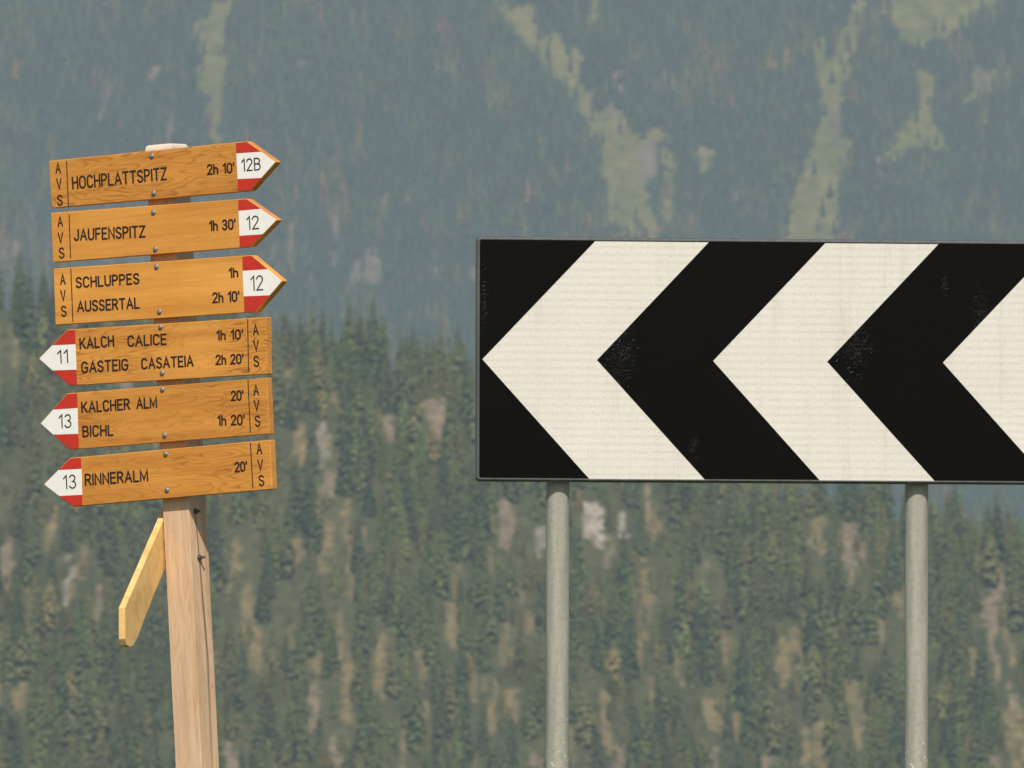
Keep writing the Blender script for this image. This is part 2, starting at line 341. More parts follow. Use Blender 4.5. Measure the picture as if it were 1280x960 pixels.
def _hash(ix, iy, seed):
    n = (ix * 374761393 + iy * 668265263 + seed * 974711) & 0x7fffffff
    n = ((n ^ (n >> 13)) * 1274126177) & 0x7fffffff
    return ((n ^ (n >> 16)) & 0xffff) / 65535.0
def vnoise(x, y, seed=0):
    x = np.asarray(x, float); y = np.asarray(y, float)
    ix = np.floor(x).astype(np.int64); iy = np.floor(y).astype(np.int64)
    fx = x - ix; fy = y - iy
    fx = fx*fx*(3-2*fx); fy = fy*fy*(3-2*fy)
    a = _hash(ix, iy, seed); b = _hash(ix+1, iy, seed); c = _hash(ix, iy+1, seed); d = _hash(ix+1, iy+1, seed)
    return (a*(1-fx)+b*fx)*(1-fy) + (c*(1-fx)+d*fx)*fy
def fbm(x, y, seed=0, octaves=4):
    s = 0; amp = .5
    for o in range(octaves):
        s = s + amp*vnoise(np.asarray(x)*2**o, np.asarray(y)*2**o, seed+o*7); amp *= .5
    return s
HILL_Y = 3500.0
CREST_X = [-1500, -700, -320, -157, -133, -76, -39, -12, 39, 89, 113, 138, 157, 212, 330, 700, 1500]
CREST_Z = [120, 200, 190, 172, 169, 160, 157, 148, 130, 114, 109, 104, 100, 80, 45, -60, -150]
def hill_h(x, y):
    c = np.interp(x, CREST_X, CREST_Z)
    yc = HILL_Y + 10*(vnoise(np.asarray(x)/60., 0.3, 5)-.5)
    front = c - .78*(yc - y)
    back = c - .36*(y - yc)
    z = -4*np.logaddexp(-front/4, -back/4)
    g = fbm(np.asarray(x)/26., np.asarray(y)/70., 11) - .5
    return z + 9*g
def mount_h(x, y):
    x = np.asarray(x, float); y = np.asarray(y, float)
    z = 301 + .65*(y - 8000)
    z = z + 60*(fbm(x/190., y/420., 21)-.5) + 16*(fbm(x/45., y/260., 23)-.5) + .02*x
    top = 1190 + 160*(fbm(x/500., y/900., 31)-.5)
    return -30*np.logaddexp(-z/30, -top/30)

_gr = random.Random(5)
GAPS = [(_gr.uniform(-165, 165), _gr.uniform(3320, 3490), _gr.uniform(1.0, 2.6), _gr.uniform(4, 10), _gr.choice('tttp')) for _ in range(60)]

def ground_h(x, y):
    x = np.asarray(x, float); y = np.asarray(y, float)
    near = .033*np.clip(y, -120, 28) + .0*x
    drop = np.clip(y - 32, 0, None)
    d = -.58*(drop - 6*(1 - np.exp(-drop/6)))
    z = near + d + .0
    z = np.maximum(z, -250 + 2*fbm(x/90., y/90., 3))
    bump = .05*(fbm(x/2.5, y/2.5, 8) - .5)*np.clip(1 - np.abs(y - 10)/200., 0, 1)
    return z + bump

def point_in_poly(px, py, poly):
    inside = np.zeros(px.shape, bool)
    n = len(poly)
    for i in range(n):
        x0, y0 = poly[i]; x1, y1 = poly[(i+1) % n]
        c = (y0 > py) != (y1 > py)
        if y1 != y0:
            inside ^= c & (px < (x1-x0)*(py-y0)/(y1-y0) + x0)
    return inside

def hill_clear(x, y, grow=1.0):
    """0 forest, 1 tan grass, 2 pinkish gravel, 3 grey rock, 4 pale rock"""
    x = np.asarray(x, float); y = np.asarray(y, float)
    out = np.zeros(x.shape, int)
    wx = x + 5*(fbm(x/3., y/6., 41) - .5)
    wy = y + 9*(fbm(x/2.2, y/9., 42) - .5)
    for cx, cy, rx, ry, k in HILL_CLEAR + GAPS:
        m = ((wx-cx)/(.62*rx*grow))**2 + ((wy-cy)/(1.15*ry*grow))**2 < 1
        out[m] = {'t': 1, 'p': 2, 'r': 3, 'R': 4}[k]
    return out

def mount_clear(x, y):
    """0 forest, 1 meadow, 2 scree"""
    x = np.asarray(x, float); y = np.asarray(y, float)
    out = np.zeros(x.shape, int)
    wx = x + 11*(fbm(x/9., y/20., 51) - .5); wy = y + 26*(fbm(x/7., y/28., 52) - .5)
    for i, p in enumerate(MEADOWS):
        m = point_in_poly(wx, wy, p)
        if i == 1: m &= fbm(x/13., y/34., 55) < .57    # islands of wood left standing in the broad clearing
        out[m] = 1
    for cx, cy, rx, ry in SCREES:
        out[((wx-cx)/(.8*rx))**2 + ((wy-cy)/(1.1*ry))**2 < 1] = 2
    return out

def sheet(name, xs, ys, hf, material, color_fn):
    X, Y = np.meshgrid(xs, ys)
    Z = hf(X, Y)
    nx, ny = len(xs), len(ys)
    v = np.stack([X.ravel(), Y.ravel(), Z.ravel()], 1)
    i = np.arange((ny-1)*(nx-1)); r, c = i//(nx-1), i % (nx-1)
    a = r*nx + c
    q = np.stack([a, a+1, a+nx+1, a+nx], 1)
    me = quad_mesh(name, v, q, 4)
    col = np.ones((len(v), 4), np.float32)
    col[:, :3] = color_fn(v[:, 0], v[:, 1])
    att = me.color_attributes.new('cover', 'FLOAT_COLOR', 'POINT')
    att.data.foreach_set('color', col.ravel())
    return tag(link_mesh(name, me, material, smooth=True), kind='structure')

def quad_mesh(name, v, f, k):
    me = bpy.data.meshes.new(name)
    me.vertices.add(len(v)); me.vertices.foreach_set('co', np.asarray(v, np.float32).ravel())
    nf = len(f)
    me.loops.add(nf*k); me.loops.foreach_set('vertex_index', np.asarray(f, np.int32).ravel())
    me.polygons.add(nf)
    me.polygons.foreach_set('loop_start', np.arange(0, nf*k, k, dtype=np.int32))
    me.polygons.foreach_set('loop_total', np.full(nf, k, np.int32))
    me.update(calc_edges=True)
    return me

def axis(lo, hi, fine_lo, fine_hi, fine, coarse):
    return np.unique(np.concatenate([np.arange(lo, fine_lo, coarse), np.arange(fine_lo, fine_hi, fine), np.arange(fine_hi, hi+coarse, coarse)]).round(3))

def hill_col(x, y):
    k = hill_clear(x, y, 1.15)
    c = np.empty((len(x), 3))
    t = np.clip(fbm(x/9., y/16., 61)*1.6-.3, 0, 1)[:, None]
    c[:] = np.array([.054, .062, .028])*(1-t) + np.array([.10, .096, .044])*t
    n = np.clip(fbm(x/2.2, y/3., 63)*1.8-.35, 0, 1)[:, None]
    for kk, a, b in ((1, (.125, .108, .052), (.225, .172, .085)), (2, (.145, .12, .08), (.25, .195, .13)), (3, (.15, .135, .105), (.32, .28, .225)), (4, (.17, .145, .11), (.52, .45, .37))):
        m = k == kk
        c[m] = (np.array(a)*(1-n) + np.array(b)*n)[m]
    return c

def mount_col(x, y):
    k = mount_clear(x, y)
    c = np.empty((len(x), 3))
    c[:] = (.045, .050, .032)
    n = np.clip(fbm(x/10., y/18., 71)*1.8-.4, 0, 1)[:, None]
    m = k == 1
    c[m] = (np.array((.112, .118, .036))*(1-n) + np.array((.205, .172, .062))*n)[m]
    m = k == 2
    c[m] = (np.array((.12, .095, .07))*(1-n) + np.array((.21, .16, .115))*n)[m]
    return c

sheet('ground', axis(-3000, 3000, -60, 60, 2, 60), axis(-3000, 12500, -60, 120, 2, 60), ground_h, M_MEADOW,
      lambda x, y: np.array((.10, .115, .04))*np.ones((len(x), 1)))
sheet('hill', axis(-1500, 1500, -200, 200, 1.6, 25), axis(2800, 4900, 3260, 3560, 1.6, 25), lambda x, y: np.maximum(hill_h(x, y), -256), M_HILL, hill_col)
sheet('mountain', axis(-2800, 2800, -460, 460, 4, 40), axis(7000, 11800, 7840, 8640, 4, 40), lambda x, y: np.maximum(mount_h(x, y), -258), M_MOUNT, mount_col)

# the air
def haze_box(x0, x1, y0, y1, z0, z1):
    v = [(x, y, z) for x in (x0, x1) for y in (y0, y1) for z in (z0, z1)]
    f = [(0, 1, 3, 2), (4, 6, 7, 5), (0, 4, 5, 1), (2, 3, 7, 6), (0, 2, 6, 4), (1, 5, 7, 3)]
    m = bpy.data.materials.new('haze_air'); m.use_nodes = True
    nt = m.node_tree; nt.nodes.clear()
    out = nt.nodes.new('ShaderNodeOutputMaterial')
    vol = nt.nodes.new('ShaderNodeVolumePrincipled')
    vol.inputs['Color'].default_value = (*HAZE_COLOR, 1)
    vol.inputs['Density'].default_value = HAZE_DENSITY
    vol.inputs['Anisotropy'].default_value = 0.0
    nt.links.new(vol.outputs[0], out.inputs['Volume'])
    tag(mesh_obj('haze', v, f, m), 'thin blue grey summer haze filling the valley air', 'haze', kind='stuff')
haze_box(-3100, 3100, -3100, 12700, -260, 1420)

# ------------------------------------------------------------------ trees
def conifer(seed, H, R, kind):
    """crown as whorls of drooping kite-shaped boughs; returns verts, tri faces, tint per vertex"""
    rnd = random.Random(seed)
    V, F, T = [], [], []
    if kind == 'spruce':
        base, col = .05, (.078, .094, .029)
    else:
        base, col = .12, (.118, .118, .042)
    n = int(H*(1.15 if kind == 'spruce' else .95))
    lean = (rnd.uniform(-.015, .015)*H, rnd.uniform(-.015, .015)*H)
    for i in range(n):
        t = base + (1-base)*((i + rnd.uniform(-.3, .3))/n)
        t = min(max(t, base), .985)
        if kind == 'spruce':
            rr = R*((1-t)**.78)*1.02 + .12
        else:
            rr = R*math.sin(math.pi*min(1, (.15 + .85*t))**.9)**.8*1.0 + .12 if t < .97 else .2
            rr = min(rr, R)
        k = rnd.choice((6, 7, 8)) if t < .85 else 5
        a0 = rnd.uniform(0, 6.28)
        for j in range(k):
            if rnd.random() < .10: continue
            a = a0 + 6.283*j/k + rnd.uniform(-.3, .3)
            L = rr*rnd.uniform(.68, 1.18)
            ca, sa = math.cos(a), math.sin(a)
            z0 = t*H
            d1, d2 = rnd.uniform(.10, .35)*L, rnd.uniform(.45, .95)*L
            wd = rnd.uniform(.22, .36)*L + .10
            sag = rnd.uniform(.15, .38)*L
            ox, oy = lean[0]*t*t, lean[1]*t*t
            b = len(V)
            mx, my = ca*L*.58, sa*L*.58
            V += [(ox, oy, z0), (ox+mx, oy+my, z0-d1), (ox+mx-sa*wd, oy+my+ca*wd, z0-d1-sag), (ox+mx+sa*wd, oy+my-ca*wd, z0-d1-sag),
                  (ox+ca*L, oy+sa*L, z0-d2)]
            F += [(b, b+1, b+2), (b, b+3, b+1), (b+1, b+4, b+2), (b+1, b+3, b+4)]
            s = rnd.choice((.84, .94, 1.0, 1.06, 1.15))
            T += [tuple(c*s for c in col)]*4 + [tuple(c*s*1.12 for c in col)]
    b = len(V)                               # leading shoot
    V += [(lean[0]+.10, lean[1], H*.95), (lean[0]-.06, lean[1]+.1, H*.95), (lean[0]-.06, lean[1]-.1, H*.95), (lean[0], lean[1], H)]
    F += [(b, b+1, b+3), (b+1, b+2, b+3), (b+2, b, b+3)]
    T += [col]*4
    return np.array(V), np.array(F), np.array(T)

def with_tint(me, T):
    col = np.ones((len(T), 4), np.float32); col[:, :3] = T
    me.color_attributes.new('tint', 'FLOAT_COLOR', 'POINT').data.foreach_set('color', col.ravel())
    return me

PROTO = []
for i in range(12):
    kind = 'larch' if i in (4, 8, 11) else 'spruce'
    H = [20, 23, 18.5, 22, 17, 25, 20, 17.5, 16.5, 23, 21, 18.5][i]
    R = H*([.165, .15, .18, .16, .205, .145, .17, .185, .215, .155, .175, .195][i])
    V, F, T = conifer(100+i, H, R, kind)
    me = with_tint(quad_mesh(kind + '_crown', V, F, 3), T)
    me.materials.append(M_LEAF)
    tr = bpy.data.meshes.new(kind + '_trunk')
    tv = [(math.cos(6.283*q/6)*rr, math.sin(6.283*q/6)*rr, z) for z, rr in ((-1.2, .30), (H*.4, .2), (H*.93, .04)) for q in range(6)]
    tf = [(l*6+q, l*6+(q+1) % 6, l*6+6+(q+1) % 6, l*6+6+q) for l in range(2) for q in range(6)]
    tr.from_pydata(tv, [], tf); tr.materials.append(M_BARK)
    PROTO.append(dict(kind=kind, H=H, R=R, V=V, F=F, T=T, crown=me, trunk=tr))

rng = np.random.default_rng(7)
def scatter_hill():
    pts = []
    gx, gy = 5.2, 6.2
    for j, y in enumerate(np.arange(3215, 3535, gy)):
        for x in np.arange(-210, 210, gx):
            px = x + (j % 2)*gx/2 + rng.uniform(-.42, .42)*gx
            py = y + rng.uniform(-.42, .42)*gy
            pts.append((px, py))
    P = np.array(pts)
    sc = rng.uniform(.62, 1.08, len(P))*np.where(rng.random(len(P)) < .12, .62, 1)
    larchy = fbm(P[:, 0]/30., P[:, 1]/40., 81)
    pk = np.where(rng.random(len(P)) < np.clip((larchy-.42)*1.6, .04, .5), rng.choice([4, 8, 11], len(P)), rng.choice([0, 1, 2, 3, 5, 6, 7, 9, 10], len(P)))
    keep = np.ones(len(P), bool)
    Hs = np.array([PROTO[k]['H'] for k in pk])*sc
    for f, ww in ((0, 1.7), (.25, 1.5), (.5, 1.1), (.75, .6)):
        for s in (-1, 0, 1):
            keep &= hill_clear(P[:, 0]+s*ww, P[:, 1]+f*Hs/.78) == 0
    gap = fbm(P[:, 0]/7., P[:, 1]/22., 83)
    keep &= rng.random(len(P)) > np.clip((gap-.53)*3.4, .03, .8)
    crest = np.abs(P[:, 1]-HILL_Y+6) < 14
    # stepped back from the crest there is nothing to see: stop a little behind it
    keep &= P[:, 1] < HILL_Y + 18
    P, sc, pk = P[keep], sc[keep], pk[keep]
    # saplings and low bushy growth in the gaps
    Q = np.stack([rng.uniform(-205, 205, 1900), rng.uniform(3225, HILL_Y+5, 1900)], 1)
    ok = (hill_clear(Q[:, 0], Q[:, 1], .9) == 0) | (rng.random(len(Q)) < .12)
    Q = Q[ok]
    return np.concatenate([P, Q]), np.concatenate([sc, rng.uniform(.14, .42, len(Q))]), np.concatenate([pk, rng.choice([2, 4, 7, 8, 8, 11], len(Q))])
P, SCL, PK = scatter_hill()
Z = hill_h(P[:, 0], P[:, 1])
ROT = rng.uniform(0, 6.28, len(P))
HT = np.array([PROTO[k]['H'] for k in PK])*SCL
# angular position as seen from the road, in units of metres at the hill's distance
ax = P[:, 0]/P[:, 1]; base_e = (Z-1.6)/P[:, 1]; top_e = (Z+HT-1.6)/P[:, 1]
in_view = (np.abs(ax) < .0448) & (top_e > .0085) & (base_e < .058)
behind_panel = (ax > -.0032) & (top_e < .0545) & (base_e > .0335)
behind_boards = (ax < -.0205) & (ax > -.0410) & (base_e > .0310)
visible = in_view & ~behind_panel & ~behind_boards
# how much of the tree rises clear of its neighbours in front
score = HT*np.array([PROTO[k]['R'] for k in PK])*SCL/P[:, 1]**2
d0 = P[:, None, :] - P[None, :, :]
infront = (HT[None, :] > 8) & (np.abs(d0[:, :, 0]) < 2.6) & (d0[:, :, 1] > .5) & (d0[:, :, 1] < 26)
cover = np.where(infront, top_e[None, :] - base_e[:, None], 0).max(1)/(top_e-base_e)
score = score*np.clip(1-cover*.75, .15, 1)
order = np.argsort(-np.where(visible, score, -1))
single = order[:min(290, int(visible.sum()))]

def where_label(kind, x, e, h):
    hue = {'spruce': 'dark green pointed spruce', 'larch': 'yellow green fuller larch'}[kind]
    size = 'tall ' if h > 20 else ('small ' if h < 13.5 else '')
    if e > .0405 and x < -.0030:
        place = 'on the skyline of the near ridge' + (' beside the orange boards' if x < -.018 else ' left of the panel')
    elif x < -.0300: place = 'on the near slope left of the wooden post'
    elif x < -.0145: place = 'on the near slope right of the wooden post'
    elif x < .0030: place = 'on the near slope left of the first pole'
    elif x < .0200: place = 'on the near slope right of the first pole'
    elif x < .0345: place = 'on the near slope left of the second pole'
    else: place = 'on the near slope right of the second pole'
    return size + hue + ' ' + place

n_named = {}
for i in single:
    p = PROTO[PK[i]]
    kind = p['kind']
    t = empty(kind + '_tree', (P[i, 0], P[i, 1], Z[i]-.2))
    t.scale = (SCL[i]*rng.uniform(.9, 1.12),)*2 + (SCL[i],)
    t.rotation_euler = (0, 0, ROT[i])
    lab = where_label(kind, ax[i], (base_e[i]+top_e[i])/2, HT[i])
    tag(t, lab, 'tree', 'separate trees: ' + lab)
    for nm in ('crown', 'trunk'):
        o = bpy.data.objects.new(nm, p[nm]); COL.objects.link(o); o.parent = t

def merge_forest(name, idx, label):
    Vs, Fs, Ts, off = [], [], [], 0
    for i in idx:
        p = PROTO[PK[i]]
        c, s = math.cos(ROT[i]), math.sin(ROT[i])
        v = p['V']*SCL[i]
        v = np.stack([v[:, 0]*c - v[:, 1]*s + P[i, 0], v[:, 0]*s + v[:, 1]*c + P[i, 1], v[:, 2] + Z[i] - .2], 1)
        Vs.append(v); Fs.append(p['F']+off); off += len(v)
        Ts.append(p['T']*rng.uniform(.55, 1.3)*np.array([rng.uniform(.85, 1.2), rng.uniform(.9, 1.12), rng.uniform(.85, 1.1)]))
    me = with_tint(quad_mesh(name, np.concatenate(Vs), np.concatenate(Fs), 3), np.concatenate(Ts))
    return tag(link_mesh(name, me, M_LEAF), label, 'forest', kind='stuff')
rest = np.setdiff1d(np.arange(len(P)), single)
merge_forest('forest', rest, 'dense conifer forest filling in between the separate trees of the near ridge')
print('near trees', len(P), 'single', len(single), 'visible', int(visible.sum()))

def wood(name, label, seed, boxes, hf, clear, sx, sy, h_lo, h_hi):
    """a wood that reads as one mass: jagged tiers of boughs, a few faces per tree"""
    g = np.random.default_rng(seed)
    PX, PY = [], []
    for x0, x1, y0, y1, k in boxes:
        xs = np.arange(x0, x1, sx*k); ys = np.arange(y0, y1, sy*k)
        X, Y = np.meshgrid(xs, ys)
        PX.append((X + g.uniform(-.5, .5, X.shape)*sx*k).ravel()); PY.append((Y + g.uniform(-.5, .5, Y.shape)*sy*k).ravel())
    X = np.concatenate(PX); Y = np.concatenate(PY)
    jx = X + g.normal(0, 2.6, len(X)); jy = Y + g.normal(0, 7, len(X))      # ragged wood edges
    keep = (clear(jx, jy) == 0) & (clear(jx, jy+9) == 0)
    keep &= g.random(len(X)) > np.clip((fbm(X/22., Y/50., 91)-.55)*2.5, .03, .7)
    in_meadow = (clear(X, Y) == 1) & (g.random(len(X)) < np.clip((fbm(X/14., Y/22., 99)-.4)*.5, .015, .3))
    keep |= in_meadow
    X, Y = X[keep], Y[keep]
    Zb = hf(X, Y)
    n = len(X)
    H = g.uniform(h_lo, h_hi, n)*(1 + .5*(fbm(X/60., Y/90., 93)-.5)); R = H*g.uniform(.13, .21, n)
    tiers = [(.02, 1.0, .40), (.22, .86, .60), (.42, .66, .76), (.60, .46, .90), (.76, .27, 1.0)]
    tint = np.stack([g.uniform(.042, .078, n), g.uniform(.056, .086, n), g.uniform(.028, .042, n)], 1)
    tint *= (.7 + .6*fbm(X/13., Y/26., 97))[:, None]*np.array([1.0, 1.0, 1.0])
    brown = fbm(X/16., Y/40., 98) > .62
    tint[brown] *= np.array([1.9, 1.35, 1.25])
    lar = g.random(n) < np.clip((fbm(X/50., Y/80., 95)-.45)*1.5, .02, .4)
    tint[lar] *= np.array([1.7, 1.45, 1.0])
    Vs, Fs, Ts, off = [], [], [], 0
    K = 7
    for zb, rr, zt in tiers:
        a = g.uniform(0, 6.28, (n, 1)) + np.arange(K)[None, :]*6.283/K + g.uniform(-.25, .25, (n, K))
        r = R[:, None]*rr*g.uniform(.6, 1.2, (n, K))
        zz = Zb[:, None] + H[:, None]*(zb + g.uniform(-.05, .05, (n, K)))
        ring = np.stack([X[:, None]+r*np.cos(a), Y[:, None]+r*np.sin(a), zz], 2)
        apex = np.stack([X, Y, Zb+H*zt], 1)[:, None, :]
        V = np.concatenate([ring, apex], 1)
        b = (np.arange(n)*(K+1))[:, None]
        F = np.stack([b+np.arange(K)[None, :], b+(np.arange(K)[None, :]+1) % K, np.broadcast_to(b+K, (n, K))], 2)
        Vs.append(V.reshape(-1, 3)); Fs.append(F.reshape(-1, 3)+off); off += n*(K+1)
        tt = np.repeat(tint[:, None, :], K+1, 1)*g.uniform(.6, 1.5, (n, K+1, 1))
        Ts.append(tt.reshape(-1, 3))
    me = with_tint(quad_mesh(name, np.concatenate(Vs), np.concatenate(Fs), 3), np.concatenate(Ts))
    tag(link_mesh(name, me, M_LEAF), label, 'forest', kind='stuff')
    print(name, n)
wood('mountain_forest', 'blue hazed conifer forest covering the steep far mountainside', 3,
     [(-470, 470, 7830, 8660, 1), (-1500, -470, 7650, 9000, 1.7), (470, 1500, 7650, 9000, 1.7), (-470, 470, 8660, 9200, 1.5)],
     mount_h, mount_clear, 4.6, 6.2, 8, 17)
wood('ridge_forest', 'conifer forest carrying on along the near ridge to both sides', 4,
     [(-760, -208, 3120, 3522, 1), (208, 760, 3120, 3522, 1), (-208, 208, 3080, 3212, 1)],
     hill_h, lambda x, y: (fbm(np.asarray(x)/9., np.asarray(y)/22., 85) > .66).astype(int)*2, 5.2, 6.2, 12, 23)

POST_BASE = (-0.6236, 24.4, 0.8)
BOARDS = [
dict(name='b1',
 outline=[(-0.2738, 2.3247), (0.2454, 2.3275), (0.318, 2.2775), (0.2478, 2.221), (-0.2715, 2.2225)],
 bound=[(0.2168, 2.327), (0.216, 2.2225)], wu=[(0.2164, 2.3034), (0.2812, 2.3021)], wl=[(0.2165, 2.2488), (0.2778, 2.2465)],
 texts=[
  ('HOCHPLATTSPITZ',(-0.2149, 2.2583),(0.0344, 2.2602),0.0283,0),
  ("2h 10'",(0.1385, 2.2629),(0.2101, 2.262),0.0235,1),
  ('12B',(0.2284, 2.2638),(0.2777, 2.2633),0.0272,2),
 ],
 avs=[(-0.2496, 2.3077), (-0.2488, 2.2737), (-0.2487, 2.2378)], avs_h=0.0242, div=[(-0.2264, 2.3202), (-0.2271, 2.2234)], screws=[(-0.0023, 2.3146), (-0.0027, 2.2347)]),
dict(name='b2',
 outline=[(-0.2749, 2.2122), (0.238, 2.2054), (0.3134, 2.154), (0.2417, 2.1015), (-0.2757, 2.1052)],
 bound=[(0.2149, 2.2053), (0.2131, 2.1022)], wu=[(0.2146, 2.1807), (0.275, 2.1808)], wl=[(0.2141, 2.1276), (0.2733, 2.1265)],
 texts=[
  ('JAUFENSPITZ',(-0.2171, 2.1469),(-0.0294, 2.1416),0.0265,0),
  ("1h 30'",(0.1368, 2.1423),(0.2056, 2.1414),0.0236,1),
  ('12',(0.234, 2.1384),(0.2658, 2.1384),0.0294,2),
 ],
 avs=[(-0.2509, 2.1921), (-0.2519, 2.1568), (-0.251, 2.1241)], avs_h=0.0242, div=[(-0.2265, 2.205), (-0.2282, 2.1123)], screws=[(-0.0057, 2.1938), (-0.0054, 2.1147)]),
dict(name='b3',
 outline=[(-0.2754, 2.0918), (0.2434, 2.0841), (0.3192, 2.0234), (0.247, 1.9622), (-0.2771, 1.9702)],
 bound=[(0.2186, 2.0841), (0.2169, 1.9633)], wu=[(0.2178, 2.0523), (0.2798, 2.0511)], wl=[(0.2173, 1.9978), (0.2781, 1.9954)],
 texts=[
  ('SCHLUPPES',(-0.2182, 2.0451),(-0.0509, 2.0425),0.0247,0),
  ('AUSSERTAL',(-0.2179, 1.9932),(-0.0535, 1.9902),0.0252,0),
  ('1h',(0.1818, 2.0385),(0.206, 2.0391),0.0226,1),
  ("2h 10'",(0.1358, 1.9885),(0.2062, 1.9872),0.0236,1),
  ('12',(0.2371, 2.0078),(0.2689, 2.0074),0.0326,2),
 ],
 avs=[(-0.2516, 2.0672), (-0.2526, 2.0324), (-0.2529, 1.9984)], avs_h=0.0242, div=[(-0.229, 2.0885), (-0.2302, 1.9748)], screws=[(-0.0049, 2.0768), (-0.003, 1.9798)]),
dict(name='b4',
 outline=[(0.2846, 1.9497), (-0.2469, 1.9581), (-0.3262, 1.9005), (-0.2486, 1.8371), (0.2801, 1.8284)],
 bound=[(-0.2256, 1.958), (-0.2273, 1.8366)], wu=[(-0.2265, 1.9251), (-0.2937, 1.9268)], wl=[(-0.227, 1.8705), (-0.293, 1.873)],
 texts=[
  ('KALCH',(-0.216, 1.9129),(-0.1249, 1.9132),0.0251,0),
  ('CALICE',(-0.0906, 1.91),(0.0121, 1.9077),0.0250,0),
  ('GASTEIG',(-0.2147, 1.861),(-0.0908, 1.8597),0.0260,0),
  ('CASATEIA',(-0.0575, 1.8589),(0.0793, 1.8567),0.0250,0),
  ("1h 10'",(0.1409, 1.9081),(0.2107, 1.9057),0.0227,1),
  ("2h 20'",(0.1361, 1.8561),(0.2086, 1.8536),0.0227,1),
  ('11',(-0.2754, 1.8857),(-0.2473, 1.8861),0.0297,2),
 ],
 avs=[(0.2437, 1.9248), (0.2427, 1.8908), (0.2413, 1.8573)], avs_h=0.0241, div=[(0.2242, 1.9479), (0.2202, 1.836)], screws=[(-0.0022, 1.947), (-0.0037, 1.8485)]),
dict(name='b5',
 outline=[(0.2785, 1.8204), (-0.2552, 1.821), (-0.3307, 1.7606), (-0.2552, 1.6994), (0.2779, 1.7007)],
 bound=[(-0.2288, 1.8207), (-0.2305, 1.6997)], wu=[(-0.2291, 1.7877), (-0.2947, 1.7882)], wl=[(-0.2308, 1.7323), (-0.298, 1.7347)],
 texts=[
  ('KALCHER',(-0.2198, 1.7756),(-0.0914, 1.7752),0.0251,0),
  ('ALM',(-0.0753, 1.775),(-0.0209, 1.7743),0.0251,0),
  ('BICHL',(-0.2201, 1.7238),(-0.1381, 1.7219),0.0251,0),
  ("20'",(0.171, 1.7765),(0.204, 1.7758),0.0227,1),
  ("1h 20'",(0.1327, 1.7258),(0.2041, 1.7235),0.0235,1),
  ('13',(-0.2804, 1.7469),(-0.2473, 1.7462),0.0302,2),
 ],
 avs=[(0.237, 1.7963), (0.2367, 1.7632), (0.2369, 1.7301)], avs_h=0.0241, div=[(0.2175, 1.8189), (0.2169, 1.7077)], screws=[(-0.0052, 1.813), (-0.005, 1.7149)]),
dict(name='b6',
 outline=[(0.2787, 1.688), (-0.2562, 1.6816), (-0.3296, 1.6287), (-0.2547, 1.5765), (0.2779, 1.5829)],
 bound=[(-0.2271, 1.6821), (-0.2295, 1.5768)], wu=[(-0.2269, 1.6564), (-0.2914, 1.6572)], wl=[(-0.228, 1.6006), (-0.2924, 1.6017)],
 texts=[
  ('RINNERALM',(-0.2196, 1.6193),(-0.0535, 1.6189),0.0260,0),
  ("20'",(0.1718, 1.6243),(0.2047, 1.6245),0.0226,1),
  ('13',(-0.2759, 1.6149),(-0.2423, 1.6152),0.0307,2),
 ],
 avs=[(0.2377, 1.671), (0.2384, 1.6361), (0.2391, 1.6029)], avs_h=0.0241, div=[(0.2155, 1.6842), (0.2163, 1.5884)], screws=[(-0.0047, 1.6747), (-0.006, 1.5973)]),
]

# ------------------------------------------------------------------ engraved capitals drawn as single strokes
def arc(cx, cy, rx, ry, a0, a1, n=9):
    return [(cx+rx*math.cos(rad(a0+(a1-a0)*i/n)), cy+ry*math.sin(rad(a0+(a1-a0)*i/n))) for i in range(n+1)]
G = {}
G['A'] = (.62, [[(0, 0), (.31, 1), (.62, 0)], [(.11, .34), (.51, .34)]])
G['B'] = (.52, [[(0, 0), (0, 1), (.26, 1)] + arc(.26, .76, .22, .24, 90, -90)[1:] + [(0, .52)], [(.26, .52)] + arc(.27, .26, .25, .26, 90, -90)[1:] + [(0, 0)]])
G['C'] = (.54, [arc(.28, .72, .27, .28, 20, 180) + arc(.28, .28, .27, .28, 180, 340)])
G['E'] = (.46, [[(.46, 1), (0, 1), (0, 0), (.46, 0)], [(0, .52), (.40, .52)]])
G['F'] = (.45, [[(.45, 1), (0, 1), (0, 0)], [(0, .52), (.38, .52)]])
G['G'] = (.58, [arc(.29, .72, .28, .28, 25, 180) + arc(.29, .28, .28, .28, 180, 360) + [(.57, .46), (.32, .46)]])
G['H'] = (.52, [[(0, 0), (0, 1)], [(.52, 0), (.52, 1)], [(0, .52), (.52, .52)]])
G['I'] = (.0, [[(0, 0), (0, 1)]])
G['J'] = (.40, [[(.40, 1), (.40, .24)] + arc(.20, .24, .20, .24, 0, -180)[1:]])
G['K'] = (.54, [[(0, 0), (0, 1)], [(.52, 1), (0, .40)], [(.17, .60), (.54, 0)]])
G['L'] = (.44, [[(0, 1), (0, 0), (.44, 0)]])
G['M'] = (.68, [[(0, 0), (0, 1), (.34, .12), (.68, 1), (.68, 0)]])
G['N'] = (.54, [[(0, 0), (0, 1), (.54, 0), (.54, 1)]])
G['O'] = (.58, [arc(.29, .70, .29, .30, 0, 180) + arc(.29, .30, .29, .30, 180, 360) + [(.58, .70)]])
G['P'] = (.50, [[(0, 0), (0, 1), (.26, 1)] + arc(.25, .74, .25, .26, 90, -90)[1:] + [(0, .48)]])
G['R'] = (.52, [[(0, 0), (0, 1), (.26, 1)] + arc(.25, .75, .25, .25, 90, -90)[1:] + [(0, .50)], [(.24, .50), (.52, 0)]])
G['S'] = (.50, [arc(.25, .76, .24, .24, 20, 200) + [(.14, .56), (.36, .46)] + arc(.25, .25, .25, .25, 25, -165)])
G['T'] = (.54, [[(0, 1), (.54, 1)], [(.27, 1), (.27, 0)]])
